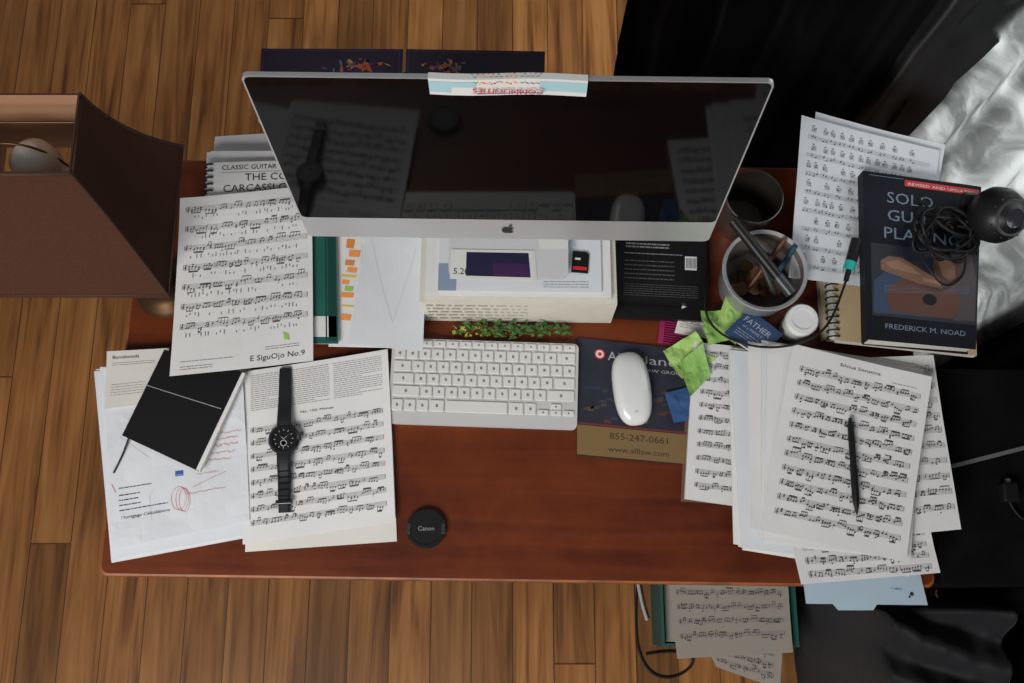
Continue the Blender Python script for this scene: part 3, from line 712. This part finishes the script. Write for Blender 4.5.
# guitar book
gb=empty('guitar_book')
COV=M('cover_midnight',(.006,.007,.014),.55,spec=.2,noise_amt=.4,noise_scale=8)
q=[(530,625),(702,599),(664,348),(512,363)]; W_,H_=dims(q)
sheet('back_cover',[(528,623),(700,597),(662,346),(510,361)],.061,.001,(COV,COV),parent=gb)
sheet('pages',[(531,620),(698,595),(660,350),(513,362)],.062,.020,(PEDGE,PEDGE),parent=gb)
mesh('spine',[(.530,.625,D+.061),(.512,.363,D+.061),(.512,.363,D+.084),(.530,.625,D+.084),(.527,.625,D+.061),(.509,.363,D+.061),(.509,.363,D+.084),(.527,.625,D+.084)],[(4,5,6,7),(7,6,2,3),(4,7,3,0),(5,1,2,6),(0,1,5,4)],COV,parent=gb)
TT=M('title_blue_grey',(.18,.24,.32),.5); SK=M('print_skin',(.20,.10,.065),.5); SK2=M('print_skin_dark',(.10,.045,.03),.5); PB=M('print_denim',(.022,.05,.11),.5); WD2=M('print_guitar',(.10,.032,.018),.5); DK=M('print_dusk',(.010,.013,.026),.5); SLV=M('print_sleeve',(.055,.045,.05),.5); SKH=M('print_skin_light',(.30,.17,.11),.5)
ink=Ink()
ink.rect(56,6,W_-3,16,RED,1); ink.text('REVISED AND UPDATED',60,14,6,CW,'l',l=3,wid=94); ink.rect(6,5,54,5.8,TT)
ink.text('SOLO',30,46,25,TT,'l',wid=66); ink.text('GUITAR',30,74,25,TT,'l',wid=96); ink.text('PLAYING',24,102,25,TT,'l',wid=112)
ink.rect(6,112,W_-2,222,DK,1)
ink.poly([(124,116),(152,112),(160,150),(160,216),(128,218),(114,180)],SLV,2)
ink.poly([(10,170),(30,150),(60,160),(92,186),(112,216),(8,218)],PB,2)
ink.poly([(34,214),(28,190),(36,172),(54,162),(72,160),(88,166),(104,160),(122,164),(136,178),(138,198),(126,216)],WD2,3)
ink.poly([(98,118),(116,114),(134,130),(140,150),(132,168),(114,170),(102,158),(96,138)],SK2,4)
ink.poly([(102,124),(116,120),(128,134),(130,152),(120,160),(110,150)],SK,5)
ink.poly([(20,138),(32,130),(50,130),(70,140),(92,152),(94,162),(84,170),(64,164),(40,158),(20,152)],SK,5)
ink.poly([(26,140),(46,134),(66,144),(80,154),(60,152),(34,148)],SKH,6)
for i in range(4): ink.poly([(84-i*2,152+i*5),(104+i*2,154+i*6),(108+i*2,157+i*6),(106+i*2,160+i*6),(84-i*2,158+i*5)],(SK,SKH,SK,SK2)[i],6+i%2)
ink.ell(92,190,11,9,BLACK,5,16); ink.ell(92,190,13,11,SK2,4,16)
for i in range(6): ink.line((24,176+i*2),(150,164+i*2),.3,TT,7)
ink.text('FREDERICK M. NOAD',W_/2+4,240,11,TT,'c',wid=122)
sheet('front_cover',q,.0825,.0015,(COV,COV),ink,parent=gb)

# webcam + coiled cord
wc=empty('webcam',(.694,.534,D+.1325))
wb=lathe('ball',[(0,-.040),(.013,-.038),(.024,-.032),(.034,-.021),(.040,-.007),(.040,.007),(.034,.021),(.024,.032),(.014,.038),(.0135,.037),(.010,.036),(0,.035)],[BLACKP,M('webcam_lens',(.03,.03,.04),.05)],parent=wc,mi=[0]*9+[1]*3)
wc.rotation_euler=(.5,.25,0)
lathe('bezel_ring',[(.023,.0330),(.025,.0335),(.0265,.0310)],M('webcam_grille',(.05,.05,.05),.4),parent=wc)
for k in range(14):
    a=k*2*math.pi/14; lathe('grille_%d'%k,[(0,0),(.0014,0),(.0014,.0012),(0,.0012)],MC['webcam_grille'],parent=wc,n=8).location=(.0300*math.cos(a),.0300*math.sin(a),.0265)
box('foot_clip',-.032,.012,-.026,.026,-.044,-.038,BLACKP,wc,.003)
CB=M('cable_black',(.008,.008,.009),.5,spec=.3)
r=random.Random(3); pts=[]
for i in range(74):
    a=i*.55; R=.026+.011*math.sin(i*1.3)+r.uniform(-.003,.003)
    pts.append((.628+R*1.3*math.cos(a)+.008*math.sin(i*.7),.512+R*math.sin(a)*1.25,D+.0905+.018*abs(math.sin(i*.9))+i*.0003))
pts+= [(.650,.50,D+.115),(.670,.515,D+.115)]
tube('webcam_cord',pts,.0026,CB)
tube('audio_cord',[(.612,.575,D+.09),(.575,.53,D+.095),(.60,.47,D+.10),(.622,.435,D+.092),(.655,.45,D+.09),(.665,.49,D+.1),(.63,.535,D+.105),(.60,.58,D+.09)],.0018,CB)
ul=empty('usb_cable')
tube('plug_body',[(.503,.510,D+.100),(.494,.478,D+.092)],.0085,BLACKP,ul,smooth=False)
tube('plug_glow_ring',[(.494,.478,D+.092),(.490,.466,D+.090)],.0088,M('plug_teal',(.02,.42,.36),.3),ul,smooth=False)
tube('plug_neck',[(.490,.466,D+.090),(.486,.450,D+.086)],.004,BLACKP,ul,smooth=False)
tube('lead',[(.486,.450,D+.086),(.478,.430,D+.084),(.466,.395,D+.075),(.440,.366,D+.070),(.39,.358,D+.045),(.34,.365,D+.042),(.30,.392,D+.026),(.285,.43,D+.034),(.300,.47,D+.034),(.306,.53,D+.004),(.305,.60,D+.004)],.0018,CB,ul)

# small fittings on the cabinet
RS=empty('metal_ruler',(.70,.205,.7254),math.radians(14)); box('blade',-.05,.09,-.003,.003,0,.0012,M('ruler_dull',(.25,.26,.27),.4,metal=.5),RS)
ad=empty('power_adaptor',(.735,.155,.7252)); box('block',-.012,.012,-.014,.014,0,.018,BLACKP,ad,.003); box('prongs',-.003,.003,.014,.020,.006,.012,SILVER,ad)
tube('cord',[(0,-.014,.008),(.01,-.04,.004),(.04,-.06,.003),(.09,-.05,.003)],.0018,CB,ad)

# flower sprig
sp=empty('flower_sprig',(0,0,D)); LF=M('leaf_green',(.055,.14,.025),.6,noise_amt=.3,noise_scale=80); FL=M('petal_yellow',(.42,.40,.04),.6)
r=random.Random(17)
tube('stem',[(-.08,.398,.004),(-.03,.404,.008),(.03,.400,.008),(.09,.402,.004)],.001,LF,sp); tube('stem_2',[(-.04,.402,.006),(.0,.396,.012),(.03,.390,.010)],.0008,LF,sp)
V=[];F=[];I=[]
for i in range(170):
    x=r.uniform(-.086,.088); y=.399+r.uniform(-.013,.009)*(1-.3*abs(x)/.09); z=r.uniform(.003,.018); a=r.uniform(0,6.28); L_=r.uniform(.005,.013); w_=L_*r.uniform(.2,.35); yel=(x<-.03 and r.random()<.35)
    if yel: L_*=.55; w_=L_*.6
    c,s_=math.cos(a),math.sin(a); q=len(V)
    for (p_,q_,zz) in ((0,0,0),(L_*.5,w_,.002),(L_,0,r.uniform(-.002,.004)),(L_*.5,-w_,.002)): V.append((x+p_*c-q_*s_,y+p_*s_+q_*c,z+zz))
    F.append((q,q+1,q+2,q+3)); I.append(1 if yel else 0)
mesh('leaves_and_petals',V,F,[LF,FL],I,sp)

# ------------------------------------------------------------------ under the desk: crate with papers, cable
ct=empty('paper_crate',(0,0,0)); CT=M('crate_teal',(.012,.09,.08),.5)
PDIM=M('paper_shaded',(.36,.33,.29),.8)  # white paper darkened in its colour for the shadow at the desk front
box('bottom',.30,.575,-.09,.26,.0,.012,CT,ct); box('side_left',.30,.306,-.09,.26,.012,.14,CT,ct); box('side_right',.569,.575,-.09,.26,.012,.14,CT,ct); box('side_rear',.306,.569,.254,.26,.012,.14,CT,ct); box('side_front',.306,.569,-.09,-.084,.012,.10,CT,ct)
sheet('papers',[(310,240),(562,240),(562,-80),(312,-80)],.013,.105,(PDIM,PDIM),parent=ct,rel=False)
ink=Ink(); ink.music(12,226,10,174,6,33,sp=2,head=1.6)
sheet('loose_music_1',[(318,90),(565,80),(562,-100),(330,-112)],.125,.001,(PDIM,PDIM),ink,rel=False,curl=(0,0,.01,.01),wave=.001,parent=ct)
ink=Ink(); ink.music(12,140,20,100,4,34,sp=2,head=1.6)
sheet('loose_music_2',[(370,-40),(550,-60),(535,-172),(410,-128)],.1205,.001,(PDIM,PDIM),ink,rel=False,wave=.001,parent=ct)
tube('floor_cable',[(.283,.15,.004),(.262,-.03,.004),(.264,-.12,.004),(.31,-.165,.004),(.37,-.15,.004),(.40,-.11,.006),(.34,-.10,.004),(.285,-.11,.004)],.0025,CB)
tube('white_rod',[(.265,.10,.006),(.275,.0,.006),(.29,-.04,.006)],.004,M('rod_grey',(.4,.4,.4),.5))

# ------------------------------------------------------------------ curtains
CUR=M('curtain_black',(.0030,.0034,.0045),.9,spec=.1,sheen=.04,bump=.2,noise_scale=40)
CUR2=M('curtain_black_lit',(.010,.011,.014),.55,spec=.35,sheen=.2,bump=.2,noise_scale=40)  # lighter copy of the black curtain, grey fold highlights put into the material
def sheer_mat():
    m=bpy.data.materials.new('curtain_sheer'); m.use_nodes=True; nt=m.node_tree; N=nt.nodes; Lk=nt.links; N.clear()
    o=N.new('ShaderNodeOutputMaterial'); t=N.new('ShaderNodeBsdfTranslucent')
    d=N.new('ShaderNodeBsdfDiffuse'); d.inputs[0].default_value=(.07,.075,.08,1)
    a=N.new('ShaderNodeMixShader'); a.inputs[0].default_value=.7; Lk.new(d.outputs[0],a.inputs[1]); Lk.new(t.outputs[0],a.inputs[2])
    tc=N.new('ShaderNodeTexCoord'); n=N.new('ShaderNodeTexNoise'); n.inputs['Scale'].default_value=7; n.inputs['Detail'].default_value=5; n.inputs['Roughness'].default_value=.55; n.inputs['Distortion'].default_value=1.2; Lk.new(tc.outputs['Object'],n.inputs['Vector'])
    r=N.new('ShaderNodeValToRGB'); r.color_ramp.elements[0].position=.38; r.color_ramp.elements[0].color=(.10,.105,.10,1); r.color_ramp.elements[1].position=.60; r.color_ramp.elements[1].color=(.36,.375,.36,1); Lk.new(n.outputs['Fac'],r.inputs[0])
    Lk.new(r.outputs[0],t.inputs[0]); tr=N.new('ShaderNodeBsdfTransparent'); b=N.new('ShaderNodeMixShader'); b.inputs[0].default_value=.10
    Lk.new(a.outputs[0],b.inputs[1]); Lk.new(tr.outputs[0],b.inputs[2]); Lk.new(b.outputs[0],o.inputs[0]); return m
SH=sheer_mat()
CE=empty('window_curtains')
def curtain(name,path,z0,z1,mat,folds,amp,seed=0,rough=.025,fine=.5):
    P=[Vector(p) for p in path]; seg=[0]
    for a,b_ in zip(P,P[1:]): seg.append(seg[-1]+(b_-a).length)
    L_=seg[-1]; n=int(L_/.006); m=40; V=[];F=[]
    def at(s):
        for i in range(len(P)-1):
            if s<=seg[i+1] or i==len(P)-2:
                t=(s-seg[i])/(seg[i+1]-seg[i]); return P[i].lerp(P[i+1],t),(P[i+1]-P[i]).normalized()
    for j in range(m+1):
        z=z0+(z1-z0)*(j/m)**1.3
        for i in range(n+1):
            s=L_*i/n; p,t=at(s); ph=s*folds*2*math.pi+1.5*noise.noise((s*6,z*.8,seed)); nr=Vector((-t.y,t.x))
            a=amp*(math.sin(ph)+.35*math.sin(2.3*ph+z))*(1-.25*z/2.6)+rough*noise.noise((s*8,z*5,seed+3))+rough*fine*noise.noise((s*20,z*13,seed+5))
            q_=p+nr*a; V.append((q_.x,q_.y,z))
    for j in range(m):
        for i in range(n): a=j*(n+1)+i; F.append((a,a+1,a+n+2,a+n+1))
    return mesh(name,V,F,mat,smooth=True,parent=CE)
curtain('dark_panel_rear',[(.235,1.19),(.40,1.10),(.54,.99),(.66,.90)],.003,2.5,CUR,8,.020,1)
curtain('dark_panel_mid',[(.64,.97),(.68,.88),(.712,.81)],.003,2.5,CUR2,8,.02,6)
curtain('sheer_panel',[(.710,.86),(.755,.76),(.80,.66),(.83,.54),(.86,.45)],.003,2.5,SH,6,.022,2,.035,.3)
curtain('dark_panel_front',[(.845,.48),(.875,.38),(.90,.2),(.95,-.1),(.93,-.5)],.003,2.5,CUR,8,.012,4,.012)
def cloth():
    V=[];F=[];n=90
    for j in range(n+1):
        for i in range(n+1):
            u,v=i/n,j/n; x=.60+u*.29; y=-.50+v*.517
            e=min(1,min(u,1-u)*5,min(v,(1-v)*2.5)*6); e=e*e*(3-2*e)
            fold=math.sin((x*1.0+y*2.2)*34+2*noise.noise((x*5,y*5,0)))
            z=.004+.50*e*(.72+.28*u)+e*(.024*fold+.05*noise.noise((x*6+y*9,y*5,2))+.014*noise.noise((x*30,y*22,5)))
            V.append((x+.02*noise.noise((y*8,0,1)),y,max(z,.004)))
    for j in range(n):
        for i in range(n): a=j*(n+1)+i; F.append((a,a+1,a+n+2,a+n+1))
    mesh('dark_throw',V,F,M('throw_fabric',(.009,.010,.013),.7,spec=.3,sheen=.12,bump=.3,noise_scale=60),smooth=True)
cloth()

# ------------------------------------------------------------------ light
w_=bpy.data.worlds.new('w'); S.world=w_; w_.use_nodes=True; bg=w_.node_tree.nodes['Background']; bg.inputs[0].default_value=(.94,.96,1,1); bg.inputs[1].default_value=.15
def area(name,loc,tgt,sx,sy,e,col=(1,1,1)):
    l=bpy.data.lights.new(name,'AREA'); l.shape='RECTANGLE'; l.size=sx; l.size_y=sy; l.energy=e; l.color=col
    o=bpy.data.objects.new(name,l); COL.objects.link(o); o.location=loc
    o.rotation_euler=(Vector(tgt)-Vector(loc)).to_track_quat('-Z','Y').to_euler(); return o
area('room_window_light',(-.9,-1.4,2.4),(.05,.12,.7),1.4,.9,56,(1,.97,.92))
area('window_daylight',(1.9,.85,1.7),(.5,.7,.8),1.2,1.6,120,(.95,.97,1))

# ------------------------------------------------------------------ camera
cam=bpy.data.cameras.new('camera'); cam.sensor_width=36; cam.lens=36*985/1024; cam.clip_start=.05
co=bpy.data.objects.new('camera',cam); COL.objects.link(co); co.location=(0,0,D+1.45); co.rotation_euler=(math.radians(14.75),0,0)
S.camera=co
